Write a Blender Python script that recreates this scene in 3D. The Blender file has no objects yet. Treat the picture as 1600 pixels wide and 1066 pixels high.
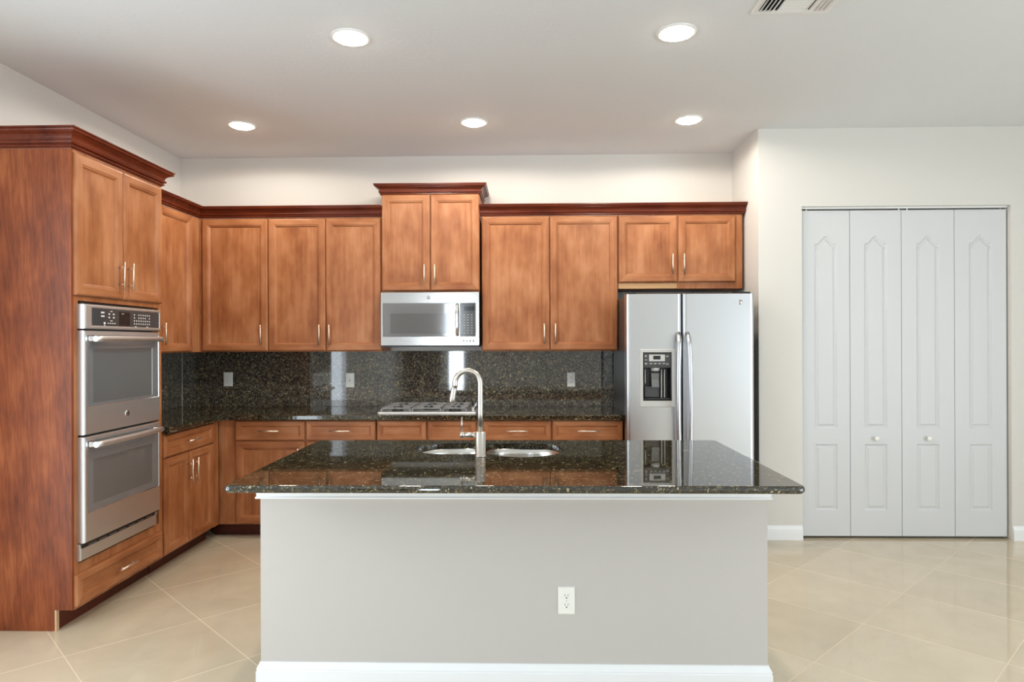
import bpy, bmesh, math, random
from mathutils import Vector, Matrix
random.seed(7)
PI = math.pi
SC = bpy.context.scene
COL = SC.collection

# ------------------------------------------------------------------ camera
W, L, R, C, HC = 5.365, -2.887, 1.704, 4.762, 2.996      # back wall, left wall, jut, closet wall, ceiling
REAR, RIGHT = -4.0, 5.6
cam_d = bpy.data.cameras.new('camera')
cam = bpy.data.objects.new('camera', cam_d); COL.objects.link(cam); SC.camera = cam
cam_d.sensor_width = 36; cam_d.sensor_fit = 'HORIZONTAL'
cam_d.lens = 36 * 1011.25 / 1600
cam_d.shift_x = (800 - 797.63) / 1600
cam_d.shift_y = (534.94 - 533) / 1600
cam_d.clip_start = .05; cam_d.clip_end = 200
_y, _r = .0227, -.0034
_F = Vector((-math.sin(_y), math.cos(_y), 0)); _R0 = Vector((math.cos(_y), math.sin(_y), 0)); _U0 = Vector((0, 0, 1))
_Rt = _R0 * math.cos(_r) + _U0 * math.sin(_r); _Up = _U0 * math.cos(_r) - _R0 * math.sin(_r)
cam.matrix_world = Matrix(((_Rt.x, _Up.x, -_F.x, 0), (_Rt.y, _Up.y, -_F.y, 0), (_Rt.z, _Up.z, -_F.z, 1.4453), (0, 0, 0, 1)))

# ------------------------------------------------------------------ world, exposure
SC.view_settings.view_transform = 'Standard'; SC.view_settings.look = 'None'
SC.view_settings.gamma = 1; SC.view_settings.use_curve_mapping = False
SC.view_settings.exposure = 0.10
wd = bpy.data.worlds.new('sky'); SC.world = wd; wd.use_nodes = True
bg = wd.node_tree.nodes['Background']
bg.inputs[0].default_value = (.86, .93, 1.0, 1); bg.inputs[1].default_value = 1.6
SC.cycles.max_bounces = 10; SC.cycles.diffuse_bounces = 6; SC.cycles.glossy_bounces = 5
SC.cycles.caustics_reflective = False; SC.cycles.caustics_refractive = False
SC.cycles.sample_clamp_indirect = 6.0
LAMP_W = 52.0          # each recessed lamp
DAY_W = 20.5           # daylight, per square metre of window
DAY_C = (.78, .90, 1.0)

# ------------------------------------------------------------------ materials
def srgb(r, g, b):
    f = lambda c: (c / 255 / 12.92) if c / 255 <= .04045 else ((c / 255 + .055) / 1.055) ** 2.4
    return (f(r), f(g), f(b), 1)

def new_mat(name, col=(.8, .8, .8, 1), rough=.5, metal=0., spec=.5):
    m = bpy.data.materials.new(name); m.use_nodes = True
    b = m.node_tree.nodes['Principled BSDF']
    b.inputs['Base Color'].default_value = col; b.inputs['Roughness'].default_value = rough
    b.inputs['Metallic'].default_value = metal; b.inputs['Specular IOR Level'].default_value = spec
    return m

def N(m, t, **kw):
    n = m.node_tree.nodes.new(t)
    for k, v in kw.items():
        if k.startswith('i_'): n.inputs[k[2:].replace('_', ' ')].default_value = v
        elif k.startswith('n_'): n.inputs[int(k[2:])].default_value = v
        else: setattr(n, k, v)
    return n
def K(m, a, b): m.node_tree.links.new(a, b)
def P(m): return m.node_tree.nodes['Principled BSDF']
def ramp(m, stops, interp='LINEAR'):
    r = N(m, 'ShaderNodeValToRGB'); cr = r.color_ramp; cr.interpolation = interp
    cr.elements[0].position, cr.elements[0].color = stops[0]
    cr.elements[1].position, cr.elements[1].color = stops[-1]
    for p, c in stops[1:-1]:
        e = cr.elements.new(p); e.color = c
    return r
def add_bump(m, height, strength, dist=.002):
    b = N(m, 'ShaderNodeBump'); b.inputs['Strength'].default_value = strength; b.inputs['Distance'].default_value = dist
    K(m, height, b.inputs['Height']); K(m, b.outputs[0], P(m).inputs['Normal'])

def wood(name, vertical, dark, mid, light, rough=.42, figure=0.):
    m = new_mat(name, mid, rough, 0, .35)
    tc = N(m, 'ShaderNodeTexCoord'); oi = N(m, 'ShaderNodeObjectInfo')
    mul = N(m, 'ShaderNodeMath', operation='MULTIPLY', n_1=23.0); K(m, oi.outputs['Random'], mul.inputs[0])
    cmb = N(m, 'ShaderNodeCombineXYZ'); K(m, mul.outputs[0], cmb.inputs[0]); K(m, mul.outputs[0], cmb.inputs[2])
    add = N(m, 'ShaderNodeVectorMath', operation='ADD'); K(m, tc.outputs['Object'], add.inputs[0]); K(m, cmb.outputs[0], add.inputs[1])
    def mapped(s_across, s_along):
        mp = N(m, 'ShaderNodeMapping')
        mp.inputs['Scale'].default_value = (s_across, s_across, s_along) if vertical else (s_along, s_across, s_across)
        K(m, add.outputs[0], mp.inputs[0]); return mp.outputs[0]
    blot = N(m, 'ShaderNodeTexNoise', i_Scale=1.0, i_Detail=3.0, i_Roughness=.55); K(m, mapped(7, 3.2), blot.inputs['Vector'])
    streak = N(m, 'ShaderNodeTexNoise', i_Scale=1.0, i_Detail=4.0, i_Roughness=.6, i_Distortion=.4); K(m, mapped(34, 1.6), streak.inputs['Vector'])
    fine = N(m, 'ShaderNodeTexNoise', i_Scale=1.0, i_Detail=2.0); K(m, mapped(160, 6), fine.inputs['Vector'])
    a = N(m, 'ShaderNodeMath', operation='MULTIPLY_ADD', n_1=.62, n_2=0.0); K(m, blot.outputs[0], a.inputs[0])
    b = N(m, 'ShaderNodeMath', operation='MULTIPLY_ADD', n_1=.28); K(m, streak.outputs[0], b.inputs[0]); K(m, a.outputs[0], b.inputs[2])
    c = N(m, 'ShaderNodeMath', operation='MULTIPLY_ADD', n_1=.10); K(m, fine.outputs[0], c.inputs[0]); K(m, b.outputs[0], c.inputs[2])
    out = c.outputs[0]
    if figure:
        wv = N(m, 'ShaderNodeTexWave', i_Scale=1.0, i_Distortion=9.0, i_Detail=3.0); wv.inputs['Detail Scale'].default_value = 1.6
        mp = N(m, 'ShaderNodeMapping'); mp.inputs['Scale'].default_value = (34, 34, 3.2); mp.inputs['Rotation'].default_value = (0, .35, .3)
        K(m, add.outputs[0], mp.inputs[0]); K(m, mp.outputs[0], wv.inputs['Vector'])
        d = N(m, 'ShaderNodeMath', operation='MULTIPLY_ADD', n_1=figure); K(m, wv.outputs['Fac'], d.inputs[0]); K(m, out, d.inputs[2])
        sb = N(m, 'ShaderNodeMath', operation='SUBTRACT', n_1=figure * .5); K(m, d.outputs[0], sb.inputs[0]); out = sb.outputs[0]
    r = ramp(m, [(.32, dark), (.5, mid), (.68, light)]); K(m, out, r.inputs[0]); K(m, r.outputs[0], P(m).inputs['Base Color'])
    add_bump(m, fine.outputs[0], .06, .001)
    return m

WD, WM, WL = srgb(128, 71, 39), srgb(163, 104, 65), srgb(188, 132, 93)
M = {}
M['wood_v'] = wood('maple stain upright grain', True, WD, WM, WL)
M['wood_h'] = wood('maple stain level grain', False, WD, WM, WL)
M['wood_panel'] = wood('veneer side panel', True, srgb(100, 46, 23), srgb(132, 66, 34), srgb(162, 91, 51), .4, .09)
M['wood_crown'] = wood('dark crown moulding', False, srgb(78, 28, 14), srgb(102, 42, 22), srgb(118, 54, 30), .24)  # browns deepened so the colour carries the shade of the cove
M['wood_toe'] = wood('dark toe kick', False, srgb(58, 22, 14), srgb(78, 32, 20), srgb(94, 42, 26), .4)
M['raw_edge'] = new_mat('unfinished board edge', srgb(205, 170, 135), .6)
M['carcass'] = new_mat('cabinet inside', srgb(120, 66, 38), .5)

def granite(name, rough, base, scale=1.0, gold=16):
    m = new_mat(name, base, rough, 0, 1.0)
    geo = N(m, 'ShaderNodeTexCoord')
    v1 = N(m, 'ShaderNodeTexVoronoi', i_Scale=105.0 * scale); v2 = N(m, 'ShaderNodeTexVoronoi', i_Scale=210.0 * scale)
    wr = N(m, 'ShaderNodeTexNoise', i_Scale=60.0, i_Detail=2.0); K(m, geo.outputs['Object'], wr.inputs['Vector'])
    ad = N(m, 'ShaderNodeMix', data_type='RGBA', blend_type='LINEAR_LIGHT'); ad.inputs['Factor'].default_value = .02
    K(m, geo.outputs['Object'], ad.inputs['A']); K(m, wr.outputs['Color'], ad.inputs['B'])
    K(m, ad.outputs['Result'], v1.inputs['Vector']); K(m, ad.outputs['Result'], v2.inputs['Vector'])
    n = N(m, 'ShaderNodeTexNoise', i_Scale=24.0, i_Detail=3.0); K(m, geo.outputs['Object'], n.inputs['Vector'])
    b = base[:3]; k = lambda f, t=(1, 1, 1): (b[0] * f * t[0], b[1] * f * t[1], b[2] * f * t[2], 1)
    r1 = ramp(m, [(0, k(.35)), (.5, k(.8)), (.72, k(2.2, (1.1, 1, .7))), (.86, k(5.5, (1.15, 1, .55))), (.955, k(gold, (1.1, 1, .66)))], 'CONSTANT')
    K(m, v1.outputs['Color'], r1.inputs[0])
    r2 = ramp(m, [(0, k(.4)), (.66, k(1.5)), (.87, k(6, (.9, 1.05, .85))), (.965, k(gold * 1.6, (1, 1, .9)))], 'CONSTANT')
    sp = N(m, 'ShaderNodeSeparateColor'); K(m, v2.outputs['Color'], sp.inputs[0]); K(m, sp.outputs[1], r2.inputs[0])
    mx = N(m, 'ShaderNodeMix', data_type='RGBA'); K(m, n.outputs[0], mx.inputs['Factor'])
    K(m, r1.outputs[0], mx.inputs['A']); K(m, r2.outputs[0], mx.inputs['B'])
    K(m, mx.outputs['Result'], P(m).inputs['Base Color'])
    return m
M['granite'] = granite('speckled dark granite', .03, (.030, .025, .016, 1), .8, 14)
M['granite_splash'] = granite('speckled dark granite slab', .04, (.084, .072, .060, 1), .95, 4.5)  # paler granite copy, the lit wall's reflection is put into its colour
M['seam_grey'] = new_mat('grey seam caulk', srgb(120, 116, 106), .5)
M['seam'] = new_mat('pale seam caulk', srgb(205, 202, 192), .5)

def wall_mat(name, col, bump=.12, rough=.75, sc=90):
    m = new_mat(name, col, rough, 0, .3)
    tc = N(m, 'ShaderNodeTexCoord'); n = N(m, 'ShaderNodeTexNoise', i_Scale=sc, i_Detail=4.0); K(m, tc.outputs['Object'], n.inputs['Vector'])
    add_bump(m, n.outputs[0], bump, .004); return m
M['wall'] = wall_mat('cream wall paint', srgb(216, 213, 208))
M['ceiling'] = wall_mat('ceiling paint knockdown', srgb(224, 227, 230), .35, .8, 45)
M['island_paint'] = wall_mat('island paint', srgb(194, 189, 184), .06, .6, 60)
M['white_trim'] = new_mat('white trim paint', srgb(236, 237, 238), .35)
M['white_door'] = wall_mat('white bifold paint', srgb(208, 209, 211), .03, .38, 200)
M['white_plastic'] = new_mat('white plastic', srgb(238, 237, 230), .3)
M['white_metal'] = new_mat('white painted metal', srgb(232, 232, 232), .4)
M['black'] = new_mat('black plastic', (.008, .008, .009, 1), .3)
M['shade_black'] = new_mat('shade black', (.004, .004, .004, 1), .8)
M['iron'] = new_mat('cast iron', (.02, .02, .021, 1), .45)
M['nickel'] = new_mat('brushed nickel', srgb(232, 214, 196), .42, 1.0)
M['faucet'] = new_mat('brushed steel faucet', srgb(208, 202, 193), .30, 1.0)
M['chrome'] = new_mat('bright chrome', (.85, .85, .86, 1), .08, 1.0)
M['fridge_side'] = new_mat('charcoal fridge side', (.035, .035, .037, 1), .35)
M['dark_glass'] = new_mat('dark oven glass', (.17, .173, .18, 1), .05, 0, .8)  # grey raised so the base colour carries a bright reflection
M['window_glass'] = new_mat('inner oven window', (.13, .13, .132, 1), .07, 0, .7)
M['panel_black'] = new_mat('control glass', (.05, .052, .055, 1), .1, 0, .6)
M['legend'] = new_mat('printed white legend', srgb(225, 225, 225), .5)
M['lcd'] = new_mat('display glass', (.012, .012, .015, 1), .1)
M['badge_dark'] = new_mat('badge script', (.05, .05, .055, 1), .4)
M['button'] = new_mat('button legend', srgb(150, 150, 150), .5)
M['grey_plastic'] = new_mat('grey plastic', srgb(110, 112, 112), .35)
M['silver_plastic'] = new_mat('silver plastic', srgb(190, 190, 188), .35)

def steel(name, col, rough, vertical, wavy=.04):
    m = new_mat(name, col, rough, 1.0)
    tc = N(m, 'ShaderNodeTexCoord'); mp = N(m, 'ShaderNodeMapping')
    mp.inputs['Scale'].default_value = (400, 400, 3) if vertical else (3, 400, 400)
    K(m, tc.outputs['Object'], mp.inputs[0])
    n = N(m, 'ShaderNodeTexNoise', i_Scale=1.0, i_Detail=2.0); K(m, mp.outputs[0], n.inputs['Vector'])
    r = N(m, 'ShaderNodeMapRange'); r.inputs[3].default_value = rough - .05; r.inputs[4].default_value = rough + .06
    K(m, n.outputs[0], r.inputs[0]); K(m, r.outputs[0], P(m).inputs['Roughness'])
    n2 = N(m, 'ShaderNodeTexNoise', i_Scale=3.0, i_Detail=1.0); K(m, tc.outputs['Object'], n2.inputs['Vector'])
    if wavy: add_bump(m, n2.outputs[0], wavy, .01)
    return m
M['steel'] = steel('brushed stainless', srgb(216, 216, 215), .42, False)
M['steel_mw'] = steel('bright microwave steel', srgb(196, 194, 191), .20, False, 0)
M['steel_fridge'] = steel('brushed stainless doors', srgb(198, 199, 201), .30, False)
M['sink_steel'] = steel('satin sink steel', srgb(214, 212, 208), .22, False)

def emit(name, col, s):
    m = new_mat(name, (1, 1, 1, 1)); P(m).inputs['Emission Color'].default_value = col; P(m).inputs['Emission Strength'].default_value = s
    return m
M['lens'] = emit('lamp lens', (1, .88, .70, 1), 40.0)

def floor_mat():
    m = new_mat('polished porcelain tile', srgb(206, 184, 150), .05, 0, .95)
    tc = N(m, 'ShaderNodeTexCoord'); sx = N(m, 'ShaderNodeSeparateXYZ'); K(m, tc.outputs['Object'], sx.inputs[0])
    def lin(o, off, s):
        n = N(m, 'ShaderNodeMath', operation='ADD', n_1=-off); K(m, o, n.inputs[0])
        d = N(m, 'ShaderNodeMath', operation='DIVIDE', n_1=2 * s); K(m, n.outputs[0], d.inputs[0]); return d.outputs[0]
    u, v = lin(sx.outputs[0], -1.706, .4285), lin(sx.outputs[1], 3.346, .404)
    cells, dists = [], []
    for op in ('ADD', 'SUBTRACT'):
        n = N(m, 'ShaderNodeMath', operation=op); K(m, u, n.inputs[0]); K(m, v, n.inputs[1])
        fl = N(m, 'ShaderNodeMath', operation='FLOOR'); K(m, n.outputs[0], fl.inputs[0]); cells.append(fl.outputs[0])
        rd = N(m, 'ShaderNodeMath', operation='ROUND'); K(m, n.outputs[0], rd.inputs[0])
        sb = N(m, 'ShaderNodeMath', operation='SUBTRACT'); K(m, n.outputs[0], sb.inputs[0]); K(m, rd.outputs[0], sb.inputs[1])
        ab = N(m, 'ShaderNodeMath', operation='ABSOLUTE'); K(m, sb.outputs[0], ab.inputs[0]); dists.append(ab.outputs[0])
    mn = N(m, 'ShaderNodeMath', operation='MINIMUM'); K(m, dists[0], mn.inputs[0]); K(m, dists[1], mn.inputs[1])
    g = N(m, 'ShaderNodeMath', operation='LESS_THAN', n_1=.0036); K(m, mn.outputs[0], g.inputs[0])
    cc = N(m, 'ShaderNodeCombineXYZ'); K(m, cells[0], cc.inputs[0]); K(m, cells[1], cc.inputs[1])
    wn = N(m, 'ShaderNodeTexWhiteNoise'); K(m, cc.outputs[0], wn.inputs['Vector'])
    n1 = N(m, 'ShaderNodeTexNoise', i_Scale=2.5, i_Detail=5.0, i_Roughness=.6, i_Distortion=1.2); K(m, tc.outputs['Object'], n1.inputs['Vector'])
    mixv = N(m, 'ShaderNodeMath', operation='MULTIPLY_ADD', n_1=.25); K(m, wn.outputs['Value'], mixv.inputs[0]); K(m, n1.outputs[0], mixv.inputs[2])
    r = ramp(m, [(.3, srgb(196, 182, 157)), (.6, srgb(206, 192, 167)), (.9, srgb(214, 201, 177))]); K(m, mixv.outputs[0], r.inputs[0])
    mx = N(m, 'ShaderNodeMix', data_type='RGBA'); K(m, g.outputs[0], mx.inputs['Factor']); K(m, r.outputs[0], mx.inputs['A'])
    mx.inputs['B'].default_value = srgb(226, 210, 184); K(m, mx.outputs['Result'], P(m).inputs['Base Color'])
    rr = N(m, 'ShaderNodeMapRange'); rr.inputs[3].default_value = .045; rr.inputs[4].default_value = .5
    K(m, g.outputs[0], rr.inputs[0]); K(m, rr.outputs[0], P(m).inputs['Roughness'])
    return m
M['floor'] = floor_mat()

# ------------------------------------------------------------------ mesh helpers
class MB:
    """Collects shapes into one mesh."""
    def __init__(s): s.v = []; s.f = []; s.m = []; s.sm = []
    def add(s, v, f, mi=0, smooth=False):
        o = len(s.v); s.v += [tuple(p) for p in v]
        for i, q in enumerate(f):
            s.f.append([o + k for k in q]); s.m.append(mi[i] if isinstance(mi, list) else mi); s.sm.append(smooth)
    def bm(s, b, mi=0, smooth=False):
        b.verts.index_update(); s.add([v.co[:] for v in b.verts], [[v.index for v in f.verts] for f in b.faces], mi, smooth); b.free()
    def box(s, x0, y0, z0, x1, y1, z1, bev=0., mi=0, seg=2):
        b = bmesh.new(); bmesh.ops.create_cube(b, size=1)
        for v in b.verts: v.co = ((x0 + x1) / 2 + v.co.x * (x1 - x0), (y0 + y1) / 2 + v.co.y * (y1 - y0), (z0 + z1) / 2 + v.co.z * (z1 - z0))
        if bev > 0: bmesh.ops.bevel(b, geom=list(b.edges), offset=min(bev, .49 * min(x1 - x0, y1 - y0, z1 - z0)), segments=seg, profile=.5, affect='EDGES')
        s.bm(b, mi)
    def tube(s, pts, r, mi=0, n=14, caps=True, flat=None):
        """Round tube through points; r one radius or a list. flat=(across, out) makes an oval bar."""
        pts = [Vector(p) for p in pts]; rs = r if isinstance(r, list) else [r] * len(pts)
        vs = []; ref = None
        for i, p in enumerate(pts):
            t = ((pts[min(i + 1, len(pts) - 1)] - p).normalized() + (p - pts[max(i - 1, 0)]).normalized()).normalized()
            if ref is None: ref = Vector((1, 0, 0)) if abs(t.x) < .9 else Vector((0, 0, 1))
            a = (ref - t * ref.dot(t)).normalized(); ref = a; b = t.cross(a)
            ka, kb = flat if flat else (1, 1)
            for k in range(n):
                w = 2 * PI * k / n; vs.append(p + a * (math.cos(w) * rs[i] * ka) + b * (math.sin(w) * rs[i] * kb))
        fs = [[i * n + k, i * n + (k + 1) % n, (i + 1) * n + (k + 1) % n, (i + 1) * n + k] for i in range(len(pts) - 1) for k in range(n)]
        s.add(vs, fs, mi, True)
        if caps: s.add(vs[:n], [list(range(n))[::-1]], mi); s.add(vs[-n:], [list(range(n))], mi)
    def lathe(s, prof, c=(0, 0, 0), axis='z', n=32, mi=0, close=True):
        """prof: (radius, height) pairs turned about an axis through c."""
        vs = []
        for r, h in prof:
            for k in range(n):
                w = 2 * PI * k / n; x, y = r * math.cos(w), r * math.sin(w)
                q = {'z': (x, y, h), 'y': (x, h, y), 'x': (h, x, y)}[axis]
                vs.append((c[0] + q[0], c[1] + q[1], c[2] + q[2]))
        fs = [[i * n + k, i * n + (k + 1) % n, (i + 1) * n + (k + 1) % n, (i + 1) * n + k] for i in range(len(prof) - 1) for k in range(n)]
        s.add(vs, fs, mi, True)
        if close:
            if prof[0][0] > 1e-6: s.add(vs[:n], [list(range(n))[::-1]], mi)
            if prof[-1][0] > 1e-6: s.add(vs[-n:], [list(range(n))], mi)
    def rings(s, loops, mi=0, cap0=True, cap1=True, smooth=False, mats=None):
        """Bridge equal-length loops of points; mats[i] is a material or a function of the edge number."""
        n = len(loops[0]); vs = [p for l in loops for p in l]; fs = []; ms = []
        for i in range(len(loops) - 1):
            for k in range(n):
                fs.append([i * n + k, i * n + (k + 1) % n, (i + 1) * n + (k + 1) % n, (i + 1) * n + k])
                mm = mats[i] if mats else mi; ms.append(mm(k) if callable(mm) else mm)
        if cap0: fs.append(list(range(n))[::-1]); ms.append(ms[0] if mats else mi)
        if cap1: fs.append([(len(loops) - 1) * n + k for k in range(n)]); ms.append((mats[-1] if mats and not callable(mats[-1]) else mi) if mats and len(mats) > len(loops) - 1 else (0 if mats else mi))
        s.add(vs, fs, ms, smooth)
    def build(s, name, mats, parent=None, loc=(0, 0, 0), origin=None, recalc=True):
        me = bpy.data.meshes.new(name)
        o0 = Vector(origin) if origin else Vector((0, 0, 0))
        me.from_pydata([tuple(Vector(p) - o0) for p in s.v], [], s.f)
        for m in (mats if isinstance(mats, (list, tuple)) else [mats]): me.materials.append(M[m] if isinstance(m, str) else m)
        for p, mi, sm in zip(me.polygons, s.m, s.sm): p.material_index = mi; p.use_smooth = sm
        if recalc:
            b = bmesh.new(); b.from_mesh(me); bmesh.ops.remove_doubles(b, verts=b.verts, dist=1e-6)
            bmesh.ops.recalc_face_normals(b, faces=b.faces); b.to_mesh(me); b.free()
        o = bpy.data.objects.new(name, me); COL.objects.link(o)
        o.location = Vector(loc) + o0
        if parent: o.parent = parent
        return o

def empty(name, loc=(0, 0, 0), rz=0.):
    o = bpy.data.objects.new(name, None); COL.objects.link(o); o.location = loc; o.rotation_euler = (0, 0, rz)
    o.empty_display_size = .1; return o
def tag(o, label, cat, group=None, kind='thing'):
    o['label'] = label; o['category'] = cat; o['kind'] = kind
    if group: o['group'] = group
    return o
def struct(o): o['kind'] = 'structure'; return o
def copy_thing(o, loc, label, name=None):
    def cp(a, par):
        c = a.copy(); COL.objects.link(c)
        if par: c.parent = par
        for ch in a.children: cp(ch, c)
        return c
    r = cp(o, None); r.location = loc; r['label'] = label; return r

def rect(x0, z0, x1, z1, y, r=0., seg=5):
    """A loop in the XZ plane at depth y, its corners rounded by r."""
    if r <= 0: return [(x0, y, z0), (x1, y, z0), (x1, y, z1), (x0, y, z1)]
    out = []
    for cx, cz, a0 in ((x0 + r, z0 + r, PI), (x1 - r, z0 + r, 1.5 * PI), (x1 - r, z1 - r, 0), (x0 + r, z1 - r, .5 * PI)):
        for k in range(seg + 1):
            a = a0 + .5 * PI * k / seg; out.append((cx + r * math.cos(a), y, cz + r * math.sin(a)))
    return out
def rect_xy(x0, y0, x1, y1, z, r, seg=6): return [(p[0], p[2], z) for p in rect(x0, y0, x1, y1, 0, r, seg)]

HV = lambda k: 1 if k in (0, 2) else 0       # level rails and upright stiles meet in a mitre
def framed_front(w, h, frame=.060, t=.020, level=False):
    """Mitred cabinet front with a recessed flat panel; centre at the middle of its back face."""
    b = MB(); x, z = w / 2, h / 2; lo = []
    for ins, y in ((0, 0), (0, -t + .009), (.002, -t + .0048), (.006, -t + .0014), (.010, -t), (frame - .012, -t), (frame - .009, -t + .0035), (frame - .004, -t + .0035),
                   (frame - .001, -t + .006), (frame + .004, -t + .0125), (frame + .007, -t + .0125)):
        lo.append(rect(-x + ins, -z + ins, x - ins, z - ins, y))
    b.rings(lo, mats=[HV] * (len(lo) - 1) + [1 if level else 0])
    return b
def bar_pull(length, level):
    """Bar pull with two posts, at the origin, its bar out along -y."""
    b = MB(); h = length / 2; q = length * .30
    f = (lambda a, y: (a, y, 0)) if level else (lambda a, y: (0, y, a))
    b.tube([f(-h, -.032), f(h, -.032)], .0058, n=12)
    for s in (-1, 1): b.tube([f(s * q, 0), f(s * q, -.032)], .0042, n=10)
    return b
def front(parent, name, x0, z0, x1, z1, y=0., pull=None, frame=.060):
    """A door or drawer front. pull: (x, z) of the bar's middle in the cabinet's frame."""
    level = name == 'drawer'
    o = framed_front(x1 - x0, z1 - z0, frame, level=level).build(name, ['wood_v', 'wood_h'], parent, ((x0 + x1) / 2, y, (z0 + z1) / 2))
    if pull:
        bar_pull(.158, level).build('handle', 'nickel', o, (pull[0] - (x0 + x1) / 2, -.020, pull[1] - (z0 + z1) / 2))
    return o

CROWN = [(0, 0), (.006, 0), (.006, .006), (.0135, .0065), (.0165, .010), (.0165, .014), (.0135, .0175), (.010, .018), (.010, .022), (.019, .0225), (.0235, .027), (.0245, .032),
         (.0225, .037), (.016, .039), (.017, .048), (.022, .058), (.031, .066), (.041, .0705), (.041, .074), (.050, .0745), (.0555, .079), (.057, .085), (.052, .088), (.052, .0905), (.060, .091), (.060, .098), (0, .098)]
def crown(path, z, parent=None, name='crown_moulding', scale=1.0, hs=1.0):
    """Sweep the crown profile along a plan path; the moulding stands out to the right of the path."""
    b = MB(); n = len(path); loops = []
    for i in range(n):
        p = Vector(path[i]); d0 = (p - Vector(path[i - 1])).normalized() if i else None; d1 = (Vector(path[i + 1]) - p).normalized() if i < n - 1 else None
        n0 = Vector((d0.y, -d0.x)) if d0 else None; n1 = Vector((d1.y, -d1.x)) if d1 else None
        if n0 and n1: m = (n0 + n1); m = m / (m.length_squared / 2)
        else: m = n0 or n1
        loops.append([(p.x + m.x * a * scale, p.y + m.y * a * scale, z + h * hs) for a, h in CROWN])
    b.rings(loops)
    return b.build(name, 'wood_crown', parent)

# ================================================================== THE SETTING
b = MB(); b.box(L - .1, REAR - .1, -.1, RIGHT + .1, W + .1, 0); struct(b.build('floor', 'floor'))
b = MB(); b.box(L - .1, REAR - .1, HC, RIGHT + .1, W + .1, HC + .1); struct(b.build('ceiling', 'ceiling'))
b = MB(); b.box(L - .1, W, 0, RIGHT + .1, W + .1, HC); struct(b.build('wall_back', 'wall'))
DX0, DX1, DZ = 2.018, 3.515, 2.428
b = MB()          # the jut beside the refrigerator and the closet front are one wall round the bifold opening
b.box(R, C, 0, DX0, C + .11, HC); b.box(DX0, C, DZ, DX1, C + .11, HC); b.box(DX1, C, 0, RIGHT, C + .11, HC); b.box(R, C + .11, 0, R + .11, W, HC)
struct(b.build('wall_closet', 'wall'))
# the rest of the room behind the camera: rear wall with a glazed door, a patio door on the left, one on the right added for light
def pierced(axis, at, thick, lo, hi, holes, name):
    """A wall along x (axis 'x') or y with openings (a, b, z0, z1)."""
    b = MB()
    def bx(a, c, z0, z1):
        if axis == 'x': b.box(a, at - thick, z0, c, at, z1)
        elif thick < 0: b.box(at, a, z0, at - thick, c, z1)
        else: b.box(at - thick, a, z0, at, c, z1)
    xs = [lo] + [v for o in holes for v in o[:2]] + [hi]
    for i in range(0, len(xs), 2): bx(xs[i], xs[i + 1], 0, HC)
    for x0, x1, z0, z1 in holes:
        bx(x0, x1, z1, HC)
        if z0 > 0: bx(x0, x1, 0, z0)
    return struct(b.build(name, 'wall'))
pierced('x', REAR, .1, L, RIGHT, [(-1.78, -1.36, 0, 2.42)], 'wall_rear')
pierced('y', L, .1, REAR - .1, W, [(.2, 2.4, 0, 2.45)], 'wall_left')
pierced('y', RIGHT, -.1, REAR - .1, W, [(-3.4, 1.4, 0, 2.45)], 'wall_right')
WINDOWS = [((-1.57, REAR - .05), .42, 0, 2.42, 0, 1, 3.0), ((L - .05, 1.3), 2.2, 0, 2.45, -PI / 2, 2, .6), ((RIGHT + .05, -1.0), 4.8, 0, 2.45, PI / 2, 3, .85)]  # unseen right-wall window is added to brighten the ovens and left cabinets
for i, ((wx, wy), wl, z0, z1, rz, nb, pw) in enumerate(WINDOWS):
    e = struct(empty('window_%d' % (i + 1), (wx, wy, 0), rz)); b = MB(); w = .05; h = wl / 2
    b.box(-h, -.03, z0, -h + w, .03, z1); b.box(h - w, -.03, z0, h, .03, z1); b.box(-h + w, -.03, z1 - w, h - w, .03, z1); b.box(-h + w, -.03, z0, h - w, .03, z0 + w)
    for k in range(1, nb): b.box(-h + wl * k / nb - .03, -.03, z0 + w, -h + wl * k / nb + .03, .03, z1 - w)
    b.build('window_frame', 'white_trim', e)
    ld = bpy.data.lights.new('daylight', 'AREA'); ld.shape = 'RECTANGLE'; ld.size = wl - .02; ld.size_y = z1 - z0 - .02
    ld.energy = DAY_W * pw * wl * (z1 - z0); ld.color = DAY_C
    lo = bpy.data.objects.new('daylight', ld); COL.objects.link(lo); lo.location = (wx + .05 * math.sin(rz), wy - .05 * math.cos(rz), (z0 + z1) / 2); lo.rotation_euler = (PI / 2, 0, rz)

d2 = struct(empty('added_door', (-2.36, REAR + .001, 0))); b = MB(); b.box(-.42, 0, .01, .42, .035, 2.2, .003)  # unseen dark door added so the steel and backsplash reflect something dark
for zz in (.2, 1.15): b.box(-.32, .0355, zz, .32, .042, zz + .85, .004)
b.build('door_panel', M['wood_toe'], d2)
BASE = [(0, 0), (.016, 0), (.016, .062), (.013, .064), (.013, .070), (.015, .073), (.013, .079), (.009, .088), (.005, .097), (.004, .104), (0, .104)]
def baseboard(path, name, closed=False, hs=1.0, parent=None):
    b = MB(); n = len(path); loops = []
    for i in range(n):
        p = Vector(path[i]); d0 = (p - Vector(path[i - 1])).normalized() if i else None; d1 = (Vector(path[i + 1]) - p).normalized() if i < n - 1 else None
        n0 = Vector((d0.y, -d0.x)) if d0 else None; n1 = Vector((d1.y, -d1.x)) if d1 else None
        if n0 and n1: m = n0 + n1; m = m / (m.length_squared / 2)
        else: m = n0 or n1
        loops.append([(p.x + m.x * a, p.y + m.y * a, h * hs) for a, h in BASE])
    b.rings(loops); return b.build(name, 'white_trim', parent)
struct(baseboard([(R, 5.2), (R, C), (DX0 - .004, C)], 'baseboard_closet'))
struct(baseboard([(DX1 + .004, C), (RIGHT, C)], 'baseboard_right'))

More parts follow.
